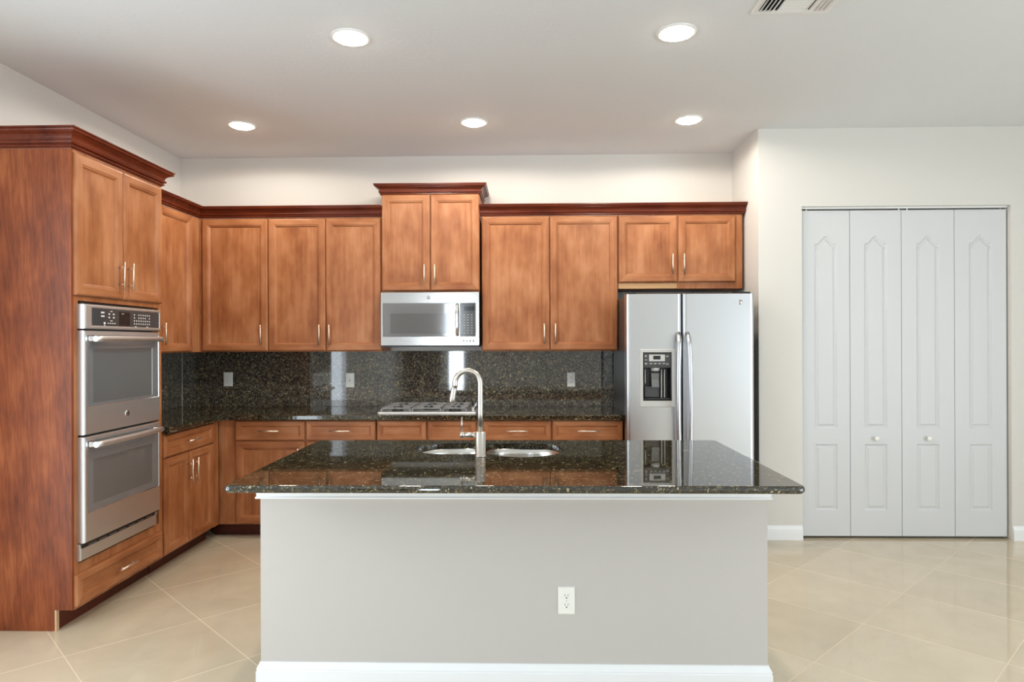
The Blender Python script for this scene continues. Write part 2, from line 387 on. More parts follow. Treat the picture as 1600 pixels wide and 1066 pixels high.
# bifold closet door
dr = struct(empty('door_1', ((DX0 + DX1) / 2, C + .03, 0)))
dr['label'] = 'white four panel bifold closet door with two round knobs'
leaf_x = [2.028, 2.3765, 2.749, 3.1305, 3.505]
def offset_loop(lp, d):
    out = []; n = len(lp)
    for i in range(n):
        p, a, c = Vector(lp[i]), Vector(lp[i - 1]), Vector(lp[(i + 1) % n])
        d0, d1 = (p - a).normalized(), (c - p).normalized(); n0, n1 = Vector((-d0.y, d0.x)), Vector((-d1.y, d1.x))
        m = n0 + n1; m = m / max(m.length_squared / 2, .35); out.append((p.x + m.x * d, p.y + m.y * d))
    return out
def bifold_leaf(w):
    """A moulded leaf; origin at the bottom middle of its front face, -y to the room."""
    z0, z1, t = .018, 2.402, .034; h = w / 2; hw = .083
    arch = []
    for k in range(25):
        s = 1 - 2 * k / 24; a = abs(s)
        # ogee shoulders rising to a soft point
        zz = 2.160 + .058 * (.5 + .5 * math.cos(PI * min(1, a / .84)))
        arch.append((s * hw, zz))
    up = [(-hw, .805), (hw, .805)] + arch
    low = [(-hw, .205), (hw, .205), (hw, .692), (-hw, .692)]
    b = MB()
    bm = bmesh.new(); loops = []
    outer = [(-h + .002, z0), (h - .002, z0), (h - .002, z1), (-h + .002, z1)]
    es = []
    for lp in (outer, up, low):
        vs = [bm.verts.new((x, 0, z)) for x, z in lp]; es += [bm.edges.new((vs[i], vs[(i + 1) % len(vs)])) for i in range(len(vs))]
    bmesh.ops.triangle_fill(bm, use_beauty=True, use_dissolve=False, edges=es)
    # drop any triangle that fills a moulded field
    kill = []
    for f in bm.faces:
        c = f.calc_center_median()
        if abs(c.x) < hw and (.205 < c.z < .692): kill.append(f)
        elif abs(c.x) < hw and .805 < c.z < 2.145: kill.append(f)
        elif abs(c.x) < hw and 2.145 <= c.z:
            top = max((p[1] for p in arch if abs(p[0] - c.x) < hw / 12), default=0)
            if c.z < top - .002: kill.append(f)
    bmesh.ops.delete(bm, geom=kill, context='FACES_ONLY'); b.bm(bm)
    for lp in (up, low):
        b.rings([[(x, y, z) for x, z in offset_loop(lp, d)] for d, y in ((0, 0), (.004, .0015), (.011, .008), (.015, .0085), (.020, .008), (.032, .002), (.035, .0015))], cap0=False)
    b.rings([[(x, 0, z) for x, z in outer], [(x * 1.0, .003, z) for x, z in outer], [(x, t, z) for x, z in outer]], cap0=False)
    return b
for i in range(4):
    w = leaf_x[i + 1] - leaf_x[i]
    lf = bifold_leaf(w).build('door_panel', 'white_door', dr, ((leaf_x[i] + leaf_x[i + 1]) / 2 - (DX0 + DX1) / 2, 0, 0))
    if i in (1, 2):
        b = MB(); b.lathe([(.010, 0), (.009, -.010), (.013, -.016), (.0175, -.022), (.0175, -.028), (.012, -.033), (0, -.035)], axis='y', n=24)
        b.build('knob', 'white_plastic', lf, (-.005, 0, .733))
b = MB(); b.box(-.747, -.004, 2.414, .747, .036, 2.4279, .002); b.build('track', 'white_metal', dr)
b = MB()
for x in (-.70, -.03, .03, .70): b.box(x - .004, .008, 2.402, x + .004, .02, 2.414)
b.build('pivot', 'chrome', dr)

# ================================================================== TALL OVEN CABINET (left wall, faces +x)
TY0, TY1, TX = 3.20, 4.006, -2.28
tw = TY1 - TY0; td = TX - L - .002
LEFT = PI / 2
t = tag(empty('tall_oven_cabinet', (TX, TY0, 0), LEFT), 'tall reddish brown oven cabinet with veneered side panel and wide drawer below', 'cabinet')
b = MB()
b.box(.018, 0, .10, .05, td, 2.428); b.box(tw - .034, 0, .10, tw, td, 2.428)
b.box(.05, 0, 1.665, tw - .034, td, 2.428); b.box(.05, 0, .10, tw - .034, td, .325); b.box(.05, td - .02, .325, tw - .034, td, 1.665)
b.build('carcass', ['wood_v'], t)
b = MB()          # side panel with its toe notch
prof = [(.0, .105), (0, 2.428), (td, 2.428), (td, 0), (.080, 0), (.080, .105)]
b.rings([[(0, y, z) for y, z in prof], [(.018, y, z) for y, z in prof]]); b.build('side_panel', 'wood_panel', t)
b = MB(); b.box(-.0005, .0795, 0, .0185, .088, .105); b.build('board_edge', 'raw_edge', t)
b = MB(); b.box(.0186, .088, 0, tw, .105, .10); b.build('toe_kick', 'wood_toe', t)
front(t, 'door', .012, 1.692, .397, 2.412, pull=(.353, 1.822)); front(t, 'door', .401, 1.692, .786, 2.412, pull=(.434, 1.822))
front(t, 'drawer', .012, .118, .786, .275, pull=(.395, .196), frame=.045)
def crown_local(t, path, z, **k): return crown(path, z, t, **k)
crown_local(t, [(0, td), (0, 0), (tw, 0), (tw, td)], 2.4285, hs=.98)

# ------------------------------------------------------------------ double wall oven
OVX0, OVX1 = .060, .712        # hole inside the cabinet
o = tag(empty('double_wall_oven', (TX, TY0, 0), LEFT), 'stainless double wall oven built into tall brown cabinet', 'oven')
b = MB(); b.box(OVX0, .0, .33, OVX1, .54, 1.66); b.build('housing', 'black', o)
FX0, FX1 = .040, .724          # outer face
def badge(parent, x, y, z, r=.016):
    """Round maker's badge with its script monogram."""
    b = MB(); b.lathe([(r, 0), (r, -.002), (r * .9, -.0035), (0, -.0035)], axis='y', n=28); d = b.build('badge', 'chrome', parent, (x, y, z))
    b = MB(); rr = r * .74
    b.tube([(rr * math.cos(a), -.0036, rr * math.sin(a)) for a in [2 * PI * k / 24 for k in range(25)]], r * .055, n=6)
    def curl(pts): b.tube([(r * px, -.0038, r * pz) for px, pz in pts], r * .06, n=6)
    curl([(-.05, .28), (-.16, .40), (-.34, .36), (-.44, .1), (-.40, -.2), (-.22, -.36), (-.06, -.22), (-.06, .02), (-.24, .02)])
    curl([(.42, .30), (.26, .40), (.12, .28), (.16, .08), (.30, .03), (.14, -.04), (.08, -.24), (.24, -.38), (.44, -.26)])
    b.build('monogram', 'badge_dark', d)
    return d
# control panel
b = MB(); z0, z1 = 1.522, 1.648
b.rings([rect(FX0, z0, FX1, z1, 0), rect(FX0, z0, FX1, z1, -.038), rect(FX0 + .002, z0 + .002, FX1 - .002, z1 - .002, -.042), rect(FX0 + .008, z0 + .006, FX1 - .006, z1 - .006, -.044),
         rect(FX0 + .050, z0 + .014, FX1 - .014, z1 - .014, -.044), rect(FX0 + .053, z0 + .017, FX1 - .017, z1 - .017, -.042)], mats=[0, 0, 0, 0, 0, 1])
cp = b.build('control_panel', ['steel', 'panel_black'], o)
b = MB(); b.box(.320, -.0432, 1.545, .415, -.0418, 1.620, .0); dsp = b.build('display', 'lcd', cp)
b = MB()
for x, z in ((.340, 1.607), (.347, 1.607), (.356, 1.607)): b.box(x, -.0438, z, x + .004, -.0431, z + .006)
b.build('clock_digits', new_mat('amber digits', srgb(190, 180, 140), .5), dsp)
groups = [[(.166, 1.606, .028, .008), (.166, 1.587, .028, .008)], [(.188, 1.548, .014, .012), (.190, 1.540, .010, .004)],
          [(.228 + .038 * i, 1.600 - .018 * j, .012, .008) for i in (0, 1) for j in (0, 1)] + [(.243, 1.617, .018, .004)], [(.220 + .019 * i, 1.552, .010, .005) for i in range(4)] + [(.243, 1.566, .018, .004)],
          [(.455 + .021 * i, 1.605 - .017 * j, .007, .008) for i in range(8) for j in range(4) if not (j < 2 and i == 1) and not (i == 6 and j == 1)] + [(.462, 1.540, .018, .004), (.575, 1.540, .018, .004)]]
for g in groups:
    b = MB()
    for x, z, w, h in g: b.box(x, -.0428, z, x + w, -.0418, z + h)
    b.build('keypad', 'legend', cp)
def oven_door(z0, z1, gz0, gz1, wz0, wz1, with_badge):
    b = MB(); y = -.038
    b.rings([rect(FX0 + .004, z0, FX1, z1, 0), rect(FX0 + .004, z0, FX1, z1, y + .006), rect(FX0 + .006, z0 + .002, FX1 - .002, z1 - .002, y + .002), rect(FX0 + .010, z0 + .005, FX1 - .006, z1 - .005, y),
             rect(FX0 + .024, gz0, FX1 - .014, gz1, y, 0), rect(FX0 + .026, gz0 + .002, FX1 - .016, gz1 - .002, y + .0025),
             rect(.112, wz0, .648, wz1, y + .0025), rect(.115, wz0 + .003, .645, wz1 - .003, y + .005)], mats=[0, 0, 0, 0, 2, 1, 3, 3])
    d = b.build('oven_door', ['steel', 'dark_glass', 'chrome', 'window_glass'], o)
    # the window's last ring and cap
    for p in d.data.polygons:
        c = p.center
        if .113 < c.x < .647 and wz0 < c.z < wz1 and c.y > y + .003: p.material_index = 3
    zh = z1 - .042
    h = MB(); pts = []
    for k in range(17):
        s = -1 + k / 8; pts.append((.380 + s * .302, y - .034 - .010 * (1 - s * s), zh))
    h.tube(pts, .0155, n=16, flat=(1, 1)); hd = h.build('handle', 'steel', d)
    for s in (-1, 1):
        m = MB(); m.rings([rect(.380 + s * .288 - .018, zh - .016, .380 + s * .288 + .018, zh + .016, y, .008), rect(.380 + s * .288 - .012, zh - .012, .380 + s * .288 + .012, zh + .012, y - .028, .008)])
        m.build('handle_mount', 'chrome', hd)
    if with_badge: badge(d, .395, y, z0 + .075, .019)
    return d
oven_door(.978, 1.513, 1.120, 1.490, 1.135, 1.418, True)
oven_door(.428, .967, .575, .945, .612, .845, False)
b = MB()
b.rings([rect(FX0 - .004, .338, FX1 - .008, .424, 0), rect(FX0 - .004, .338, FX1 - .008, .424, -.016), rect(FX0 + .002, .341, FX1 - .012, .398, -.019), rect(FX0 + .004, .344, FX1 - .014, .396, -.019)])
vt = b.build('vent_trim', 'steel', o)
b = MB(); b.box(FX0 + .004, -.0225, .401, FX1 - .02, -.0165, .420); b.build('vent_slot', 'black', vt)
b = MB()
for i in range(7): b.box(.09 + i * .085, -.0245, .406, .15 + i * .085, -.0222, .410)
b.box(.685, -.026, .402, .715, -.0222, .417, .002); b.build('vent_louvre', 'grey_plastic', vt)

# ================================================================== WALL CABINETS
UZ0, UZ1 = 1.376, 2.428
def wall_cab(loc, rz, w, d, z0, z1, label, name='wall_cabinet'):
    t = tag(empty(name, loc, rz), label, 'cabinet', None)
    b = MB(); b.box(0, 0, z0, w, d, z1, .0015); b.build('carcass', 'wood_v', t); return t
D = .325
UX = L + D                              # face plane of the left wall run
# left wall, between oven cabinet and corner
t = wall_cab((UX, TY1, 0), LEFT, W - TY1 - .002, D - .001, UZ0, UZ1, 'brown wall cabinet on left wall between oven cabinet and corner')
front(t, 'door', .004, UZ0 + .006, .424, UZ1 - .010, pull=(.384, 1.512)); front(t, 'door', .428, UZ0 + .006, 4.896 - TY1, UZ1 - .010, pull=(.464, 1.512))
# back wall
YB = W - D
t = wall_cab((UX, YB, 0), 0, -2.013 - UX, D - .001, UZ0, UZ1, 'brown single door wall cabinet in the back left corner')
front(t, 'door', -2.535 - UX, UZ0 + .006, -2.015 - UX, UZ1 - .010, pull=(-2.060 - UX, 1.508))
t = wall_cab((-2.012, YB, 0), 0, .894, D - .001, UZ0, UZ1, 'brown two door wall cabinet directly left of microwave')
front(t, 'door', .001, UZ0 + .006, .452, UZ1 - .010, pull=(.411, 1.508)); front(t, 'door', .455, UZ0 + .006, .890, UZ1 - .010, pull=(.489, 1.508))
HX0, HX1 = -1.112, -.352
t = wall_cab((HX0, YB - .02, 0), 0, HX1 - HX0, D + .019, 1.838, 2.604, 'short raised brown cabinet with crown above microwave')
front(t, 'door', .001, 1.848, .376, 2.594, pull=(.335, 1.972)); front(t, 'door', .381, 1.848, .757, 2.594, pull=(.416, 1.972))
crown_local(t, [(0, D + .018), (0, 0), (HX1 - HX0, 0), (HX1 - HX0, D + .018)], 2.590, hs=.86, scale=.95)
t = wall_cab((-.336, YB, 0), 0, 1.056, D - .001, UZ0, UZ1, 'wide two door brown wall cabinet between microwave and refrigerator')
front(t, 'door', .002, UZ0 + .006, .526, UZ1 - .006, pull=(.484, 1.510)); front(t, 'door', .531, UZ0 + .006, 1.052, UZ1 - .006, pull=(.570, 1.510))
t = wall_cab((.722, YB, 0), 0, .958, D - .001, 1.855, UZ1, 'short brown cabinet above refrigerator')
front(t, 'door', .003, 1.906, .454, UZ1 - .008, pull=(.413, 2.044)); front(t, 'door', .461, 1.906, .900, UZ1 - .008, pull=(.500, 2.044))
b = MB(); b.box(.003, -.003, 1.858, .452, -.0002, 1.896); b.build('bottom_rail', new_mat('pale unfinished rail', srgb(190, 150, 105), .55), t)
# long crown runs
o1 = crown([(UX, TY1 + .06), (UX, YB), (HX0 - .0015, YB)][::1], 2.4285, hs=.86); tag(o1, 'dark crown moulding above wall cabinets left of microwave', 'moulding', 'crown mouldings')
o2 = crown([(HX1 + .002, YB), (1.680, YB), (1.680, W - .001)], 2.4285, hs=.86); tag(o2, 'dark crown moulding above wall cabinets right of microwave', 'moulding', 'crown mouldings')

# ================================================================== BASE CABINETS
CT = .876                                # underside of worktop
BXF = -2.282                             # left run face plane (doors stand 20 mm out)
YF = 4.760                               # back run face plane
def base_cab(loc, rz, w, d, label, toe_x0=0.):
    t = tag(empty('base_cabinet', loc, rz), label, 'cabinet')
    b = MB(); b.box(0, 0, .10, w, d, CT, .001); b.build('carcass', 'wood_v', t)
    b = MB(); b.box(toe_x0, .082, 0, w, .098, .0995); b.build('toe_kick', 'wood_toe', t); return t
t = base_cab((BXF, TY1 + .001, 0), LEFT, YF - .03 - TY1, BXF - L - .001, 'brown base cabinet beside the ovens with one drawer over two doors')
w0 = 3.998 - TY1
front(t, 'drawer', .004, .724, .640, .866, pull=(.322, .795), frame=.042)
front(t, 'door', .004, .110, .309, .716, pull=(.285, .590), frame=.055); front(t, 'door', .313, .110, .640, .716, pull=(.358, .590), frame=.055)
b = MB(); b.box(.646, -.012, .105, YF - .025 - TY1, -.0003, .872, .001); b.build('corner_filler', 'wood_v', t)
def pair(x0, xs, label, pulls=True, toe0=0.):
    t = base_cab((x0, YF, 0), 0, xs[-1] - x0 + .003, W - YF - .001, label, toe0)
    for a, c in ((xs[0], xs[1]), (xs[2], xs[3])):
        front(t, 'drawer', a - x0, .724, c - x0, .870, pull=((a + c) / 2 - x0, .797) if pulls else None, frame=.042)
    m = (xs[1], xs[2])
    front(t, 'door', xs[0] - x0, .110, xs[1] - x0, .716, pull=(xs[1] - x0 - .04, .59), frame=.055)
    front(t, 'door', xs[2] - x0, .110, xs[3] - x0, .716, pull=(xs[2] - x0 + .04, .59), frame=.055)
    return t
t = pair(BXF + .002, (-2.149, -1.631, -1.620, -1.107), 'brown base cabinet in the corner with two pulls on its drawers, left of cooktop', toe0=-.08)
pair(-1.098, (-1.095, -.731, -.719, -.366), 'brown base cabinet under the cooktop with two plain false drawer fronts', False)
pair(-.362, (-.310, .185, .196, .714), 'brown base cabinet between cooktop and refrigerator with two drawer pulls')

# ================================================================== WORKTOP AND BACKSPLASH
def slab_edge(loop_fn, z0, z1, ez):
    return [loop_fn(d, z) for d, z in ((.006, z0), (.002, z0 + .002), (0, z0 + .007), (0, z1 - .008), (.002, z1 - .003), (.006, z1 - .0008), (.010, z1))]
CX, CY = -2.2345, 4.717
def lshape(d, z):
    # only the front edges are eased
    return [(L + .001, TY1 + .003, z), (CX - d, TY1 + .003, z), (CX - d, CY + d, z), (.716, CY + d, z), (.716, W - .001, z), (L + .001, W - .001, z)]
b = MB(); b.rings(slab_edge(lshape, CT + .0005, .916, 0)); w = b.build('kitchen_worktop', 'granite'); tag(w, 'L-shaped speckled black granite worktop along back and left walls', 'worktop')
SY = W - .020
def slab(x0, x1, z1, label, left=False):
    b = MB()
    if left: b.box(L + .001, x0, .9165, L + .020, x1, z1, .001)
    else: b.box(x0, SY, .9165, x1, W - .0006, z1, .001)
    s = b.build('backsplash_slab', 'granite_splash'); tag(s, label, 'backsplash', 'granite backsplash slabs'); return s
slab(TY1 + .003, SY - .003, UZ0 - .001, 'dark granite backsplash slab on left wall beside ovens', True)
s1 = slab(L + .021, -1.7845, UZ0 - .001, 'dark granite backsplash slab behind the wall switch')
slab(-1.7815, -1.1125, UZ0 - .001, 'dark granite backsplash slab around outlet left of cooktop')
s3 = slab(-1.1095, .728, UZ0 - .001, 'widest granite backsplash slab, behind cooktop and right outlet')
b = MB(); b.box(.7282, SY + .0005, .9165, .7400, W - .0006, UZ0 - .001); b.build('raw_edge', 'raw_edge', s3)
for x in (-1.783, -1.111):
    b = MB(); b.box(x - .0014, SY + .0004, .917, x + .0014, W - .001, UZ0 - .002); b.build('seam_caulk', M['seam_grey'], s1)
b = MB(); b.box(L + .0201, SY - .0028, .917, L + .0245, SY - .0003, UZ0 - .002); b.build('seam_caulk', 'seam', s1)

# ------------------------------------------------------------------ outlets
def cover(name, x, y, z, w, h, label, kind, cat='outlet'):
    t = tag(empty(name, (x, y, z)), label, cat, 'wall outlets' if cat == 'outlet' else None)
    b = MB(); b.rings([rect(-w / 2, -h / 2, w / 2, h / 2, 0), rect(-w / 2, -h / 2, w / 2, h / 2, -.002), rect(-w / 2 + .004, -h / 2 + .004, w / 2 - .004, h / 2 - .004, -.0055)]); b.build('cover_plate', 'white_plastic', t)
    if kind == 'duplex':
        for s in (-1, 1):
            b = MB(); b.rings([rect(-.0165, s * .0195 - .014, .0165, s * .0195 + .014, -.0045, .010), rect(-.0165, s * .0195 - .014, .0165, s * .0195 + .014, -.0072, .010), rect(-.015, s * .0195 - .0125, .015, s * .0195 + .0125, -.0076, .009)])
            r = b.build('receptacle', 'white_plastic', t)
            b = MB(); z0 = s * .0195
            b.box(-.0075, -.0082, z0 + .000, -.0055, -.0074, z0 + .009); b.box(.0055, -.0082, z0 + .001, .0075, -.0074, z0 + .008)
            b.lathe([(.0028, -.0074), (.0028, -.0082), (0, -.0082)], (0, 0, z0 - .0065), 'y', 12); b.build('slots', 'black', r)
        b = MB(); b.lathe([(.0025, -.005), (.0025, -.0066), (0, -.007)], axis='y', n=12); b.build('screw', 'silver_plastic', t)
    else:
        b = MB(); b.rings([rect(-.0165, -.033, .0165, .033, -.0045), rect(-.0165, -.033, .0165, .033, -.0075), rect(-.015, -.0315, .015, .0315, -.0085 if kind == 'rocker' else -.008)]); r = b.build('rocker' if kind == 'rocker' else 'receptacle', 'white_plastic', t)
        if kind == 'gfci':
            b = MB()
            for s in (-1, 1):
                b.box(-.007, -.0090, s * .020 - .002, -.0052, -.0078, s * .020 + .006); b.box(.0052, -.0090, s * .020 - .002, .007, -.0078, s * .020 + .006)
            b.box(-.006, -.0092, -.004, .006, -.0078, .004); b.build('slots', 'grey_plastic', r)
    return t
cover('wall_switch', -2.478, SY, 1.144, .076, .118, 'white rocker switch on backsplash in the left corner', 'rocker', 'switch')
cover('wall_outlet', -1.456, SY, 1.134, .072, .120, 'white outlet on backsplash just left of cooktop', 'gfci')
cover('wall_outlet', .378, SY, 1.135, .066, .119, 'white duplex outlet on backsplash near refrigerator', 'duplex')

# ================================================================== GAS COOKTOP
GX0, GX1, GY0, GY1, GZ = -1.112, -.362, 4.806, 5.300, .9162
t = tag(empty('gas_cooktop', ((GX0 + GX1) / 2, (GY0 + GY1) / 2, GZ)), 'stainless gas cooktop with cast iron grates set on granite worktop', 'cooktop')
hw, hd = (GX1 - GX0) / 2, (GY1 - GY0) / 2
b = MB(); lp = lambda d, z, r=.02: rect_xy(-hw + d, -hd + d, hw - d, hd - d, z, r)
b.rings([lp(0, 0), lp(0, .005), lp(.004, .010), lp(.016, .0115), lp(.024, .007)]); b.build('tray', 'steel', t)
for cx, cy, r in ((-.24, -.125, .036), (-.24, .12, .045), (.0, .0, .055), (.20, -.125, .04), (.20, .12, .036)):
    b = MB(); b.lathe([(r * 1.25, .007), (r * 1.2, .013), (r, .014), (r, .022), (r * .93, .026), (0, .027)], (cx, cy, 0), n=28); b.build('burner', 'iron', t)
for gx0, gx1 in ((-.350, -.122), (-.117, .108), (.113, .300)):
    b = MB(); z = .041; y0, y1 = -.215, .215; s = .006
    for x in (gx0 + s, gx1 - s): b.box(x - s, y0, z - .010, x + s, y1, z, .002)
    for y in (y0 + s, 0, y1 - s): b.box(gx0, y - s, z - .010, gx1, y + s, z, .002)
    mx = (gx0 + gx1) / 2
    for yc in (-.11, .11):
        b.box(mx - s, yc + .03, z - .009, mx + s, yc + .105, z + .002, .002); b.box(mx - s, yc - .105, z - .009, mx + s, yc - .03, z + .002, .002)
        b.box(gx0, yc - s, z - .009, mx - .035, yc + s, z + .002, .002); b.box(mx + .035, yc - s, z - .009, gx1, yc + s, z + .002, .002)
    for x in (gx0 + s, gx1 - s):
        for y in (y0 + s, y1 - s): b.box(x - s, y - s, .0108, x + s, y + s, z - .008, .001)
    b.build('grate', new_mat('iron grate window sheen', (.30, .29, .285, 1), .30, .6), t)  # pale tone paints window reflections into the iron grates
for i in range(5):
    b = MB(); b.lathe([(.020, .010), (.020, .015), (.017, .018), (.0165, .034), (.014, .037), (0, .037)], n=24); b.box(-.003, -.016, .034, .003, .016, .044, .001)
    b.build('knob', 'chrome', t, (.342, -.165 + i * .082, 0))

# ================================================================== MICROWAVE
t = tag(empty('microwave_oven', (HX0, 4.955, 1.421)), 'stainless over-the-range microwave between wall cabinets above cooktop', 'microwave')
mw, mh = .762, .412
b = MB(); b.box(.004, .030, .000, mw - .004, W - 4.955 - .002, mh - .001, .002); b.build('housing', 'fridge_side', t)
b = MB(); b.box(.010, .004, -.010, mw - .010, .39 - .05, .0, .0); b.build('underside', 'black', t)
b = MB()
gx0, gx1, gz0, gz1 = .028, .572, .070, .326
b.rings([rect(0, 0, mw, mh, .030), rect(0, 0, mw, mh, .004), rect(.003, .003, mw - .003, mh - .003, 0), rect(.019, .068, .735, .328, 0, 0), rect(.021, .070, .733, .326, .002)], mats=[0, 0, 0, 0, 0])
fr = b.build('front_frame', ['steel_mw'], t)
b = MB(); b.rings([rect(.022, .071, .572, .325, .0015, .004), rect(.022, .071, .572, .325, -.002, .004), rect(.024, .073, .570, .323, -.003, .004)]); dw = b.build('door_glass', 'dark_glass', t)
b = MB(); b.rings([rect(.076, .094, .545, .248, -.0028), rect(.076, .094, .545, .248, -.0034)]); b.build('window_mesh', 'window_glass', dw)
b = MB(); b.rings([rect(.612, .071, .732, .325, .0015, .004), rect(.612, .071, .732, .325, -.002, .004), rect(.614, .073, .730, .323, -.003, .004)]); cp = b.build('control_panel', 'panel_black', t)
b = MB(); b.box(.644, -.0042, .268, .724, -.0028, .300); b.build('display', 'lcd', cp)
b = MB()
for j in range(8):
    for i in range(3): b.box(.640 + i * .028, -.0040, .092 + j * .020, .654 + i * .028, -.0028, .099 + j * .020)
b.build('keypad', new_mat('keypad legend', srgb(150, 150, 148), .5), cp)
b = MB()
for i in range(4): b.lathe([(.006, 0), (.006, -.0012), (0, -.0014)], (.640 + i * .025, -.0002, .036), 'y', 14)
b.build('bottom_buttons', 'badge_dark', t)
b = MB(); pts = [(.592, -.006 - .036 * (1 - (abs(k - 8) / 8) ** 4), .078 + .240 * k / 16) for k in range(17)]
b.tube(pts, .0115, n=14, flat=(1, .8)); b.build('handle', 'chrome', t)
badge(t, .371, 0, .370, .014)

# ================================================================== REFRIGERATOR
FXL, FXR, FY, FZ = .708, 1.603, 4.560, 1.796
fw = FXR - FXL
t = tag(empty('refrigerator', (FXL, FY, 0)), 'stainless side by side refrigerator with dispenser beside brown cabinets', 'refrigerator')
b = MB(); b.box(.014, .075, .012, fw - .006, .74, FZ - .022, .006); b.build('body', 'fridge_side', t)
b = MB(); b.box(.02, .03, .012, fw - .02, .0745, .095, .004)
for i in range(22): b.box(.05 + i * .037, .027, .03, .072 + i * .037, .0305, .08)
b.build('bottom_grille', 'fridge_side', t)
for x in (.05, fw - .05):
    b = MB(); b.box(x - .03, .02, FZ - .022, x + .03, .12, FZ - .0005, .004); b.build('hinge_cover', 'black', t)
def fdoor(x0, x1, hole=None):
    z0, z1 = .105, FZ - .012; T = .070; lo = []
    # softly bowed, rounded at both upright edges
    for ins, y in ((0, T), (0, .026), (.002, .014), (.007, .006), (.016, .0015), (.028, 0)):
        zi = min(ins, .004); lo.append(rect(x0 + ins, z0 + zi, x1 - ins, z1 - zi, y))
    b = MB(); ms = [0] * (len(lo) - 1)
    if hole:
        hx0, hz0, hx1, hz1 = hole
        lo += [rect(hx0 - .028, hz0 - .050, hx1 + .028, hz1 + .027, 0), rect(hx0 - .024, hz0 - .046, hx1 + .024, hz1 + .023, -.004), rect(hx0 - .005, hz0 - .005, hx1 + .005, hz1 + .005, -.004), rect(hx0, hz0, hx1, hz1, -.001), rect(hx0, hz0, hx1, hz1, .010),
               rect(hx0 + .002, hz0 + .002, hx1 - .002, hz1 - .095, .012), rect(hx0 + .01, hz0 + .004, hx1 - .01, hz1 - .105, .064)]
        ms += [0, 2, 2, 1, 1, 1, 1, 1]
    b.rings(lo, mats=ms)
    d = b.build('door', ['steel_fridge', 'black', 'silver_plastic'], t)
    if hole:
        for p in d.data.polygons:
            if hx0 < p.center.x < hx1 and hz0 < p.center.z < hz1 and p.center.y > .011: p.material_index = 1
    return d
H0 = (.830 - FXL, 1.036, 1.021 - FXL, 1.366)
d1 = fdoor(.0, .3905, H0); d2 = fdoor(.3965, fw)
# dispenser on the freezer door
b = MB(); b.rings([rect(H0[0] + .001, 1.262, H0[2] - .001, H0[3] - .001, .012), rect(H0[0] + .001, 1.262, H0[2] - .001, H0[3] - .001, .002), rect(H0[0] + .003, 1.265, H0[2] - .003, H0[3] - .003, -.0005)]); dp = b.build('dispenser_panel', new_mat('dispenser grey', (.05, .05, .052, 1), .3), d1)
b = MB(); b.box(.868 - FXL, -.0022, 1.309, .979 - FXL, -.0006, 1.355, .0); b.build('display_bezel', 'silver_plastic', dp)
b = MB(); b.box(.897 - FXL, -.0032, 1.321, .948 - FXL, -.0021, 1.347, .0); b.build('display', 'lcd', dp)
for x, z, w, h in [(.838, 1.338, .014, .014), (.836, 1.315, .020, .006), (.838, 1.286, .016, .012), (.986, 1.338, .018, .010), (.986, 1.284, .018, .010)] + [(.872 + i * .030, 1.288, .018, .009) for i in range(4)]:
    b = MB(); b.box(x - FXL, -.0016, z, x - FXL + w, -.0004, z + h); b.build('dispenser_button', M['button'], dp)
b = MB(); xc = .917 - FXL
b.lathe([(.034, 1.262), (.032, 1.250), (.026, 1.238), (.0, 1.236)], (xc, .036, 0), n=24); b.build('nozzle', 'silver_plastic', d1)
b = MB(); b.rings([[(xc - .028, .030, 1.225), (xc + .028, .030, 1.225), (xc + .028, .05, 1.225), (xc - .028, .05, 1.225)], [(xc - .026, .034, 1.18), (xc + .026, .034, 1.18), (xc + .026, .052, 1.18), (xc - .026, .052, 1.18)],
                   [(xc - .026, .018, 1.125), (xc + .026, .018, 1.125), (xc + .026, .034, 1.125), (xc - .026, .034, 1.125)]]); b.build('paddle', 'grey_plastic', d1)
b = MB(); b.box(xc - .075, .040, 1.05, xc + .030, .060, 1.128, .006); b.build('back_panel', new_mat('cavity grey', (.06, .06, .062, 1), .35), d1)
for x, z0 in ((xc + .045, 1.05), (xc + .066, 1.05), (xc - .071, 1.15)):
    b = MB(); b.box(x - .003, .030, z0, x + .003, .056, 1.25, .002); b.build('cavity_rib', 'silver_plastic', d1)
b = MB(); b.box(H0[0] + .004, .004, H0[1] + .003, H0[2] - .004, .060, H0[1] + .012, .003); b.build('drip_tray', 'fridge_side', d1)
for d, x, s in ((d1, .362, -1), (d2, .425, 1)):
    b = MB(); pts = []
    for k in range(25):
        u = k / 24; e = min(1, min(u, 1 - u) / .08)
        pts.append((x + s * .012 * (1 - (2 * u - 1) ** 2), -.006 - .048 * (e * (2 - e)) ** .8 - .006 * (1 - (2 * u - 1) ** 2), .55 + .957 * u))
    b.tube(pts, .0165, n=16, flat=(1, .75)); b.build('handle', 'steel_fridge', d)
badge(d2, 1.506 - FXL, 0, 1.720, .017)

# ================================================================== ISLAND
IX0, IX1, IY0, IY1 = -1.135, 1.031, 2.3845, 3.518
BX0, BX1, BY0, BY1 = -1.129, 1.010, 2.730, 3.480
CB = .884
t = tag(empty('kitchen_island', ((BX0 + BX1) / 2, (BY0 + BY1) / 2, 0)), 'pale painted kitchen island base under black granite top', 'island')
ox, oy = -(BX0 + BX1) / 2, -(BY0 + BY1) / 2
def isl(x0, y0, z0, x1, y1, z1, bb): bb.box(x0 + ox, y0 + oy, z0, x1 + ox, y1 + oy, z1)
b = MB(); isl(BX0, BY0, 0, BX1, BY0 + .11, CB - .0006, b); isl(BX0, BY0 + .11, 0, BX0 + .02, BY1, CB - .0006, b); isl(BX1 - .02, BY0 + .11, 0, BX1, BY1, CB - .0006, b)
b.build('knee_wall', 'island_paint', t)
b = MB(); isl(BX0 + .02, BY1 - .02, .10, BX1 - .02, BY1, CB - .001, b); b.build('back_face', 'wood_v', t)
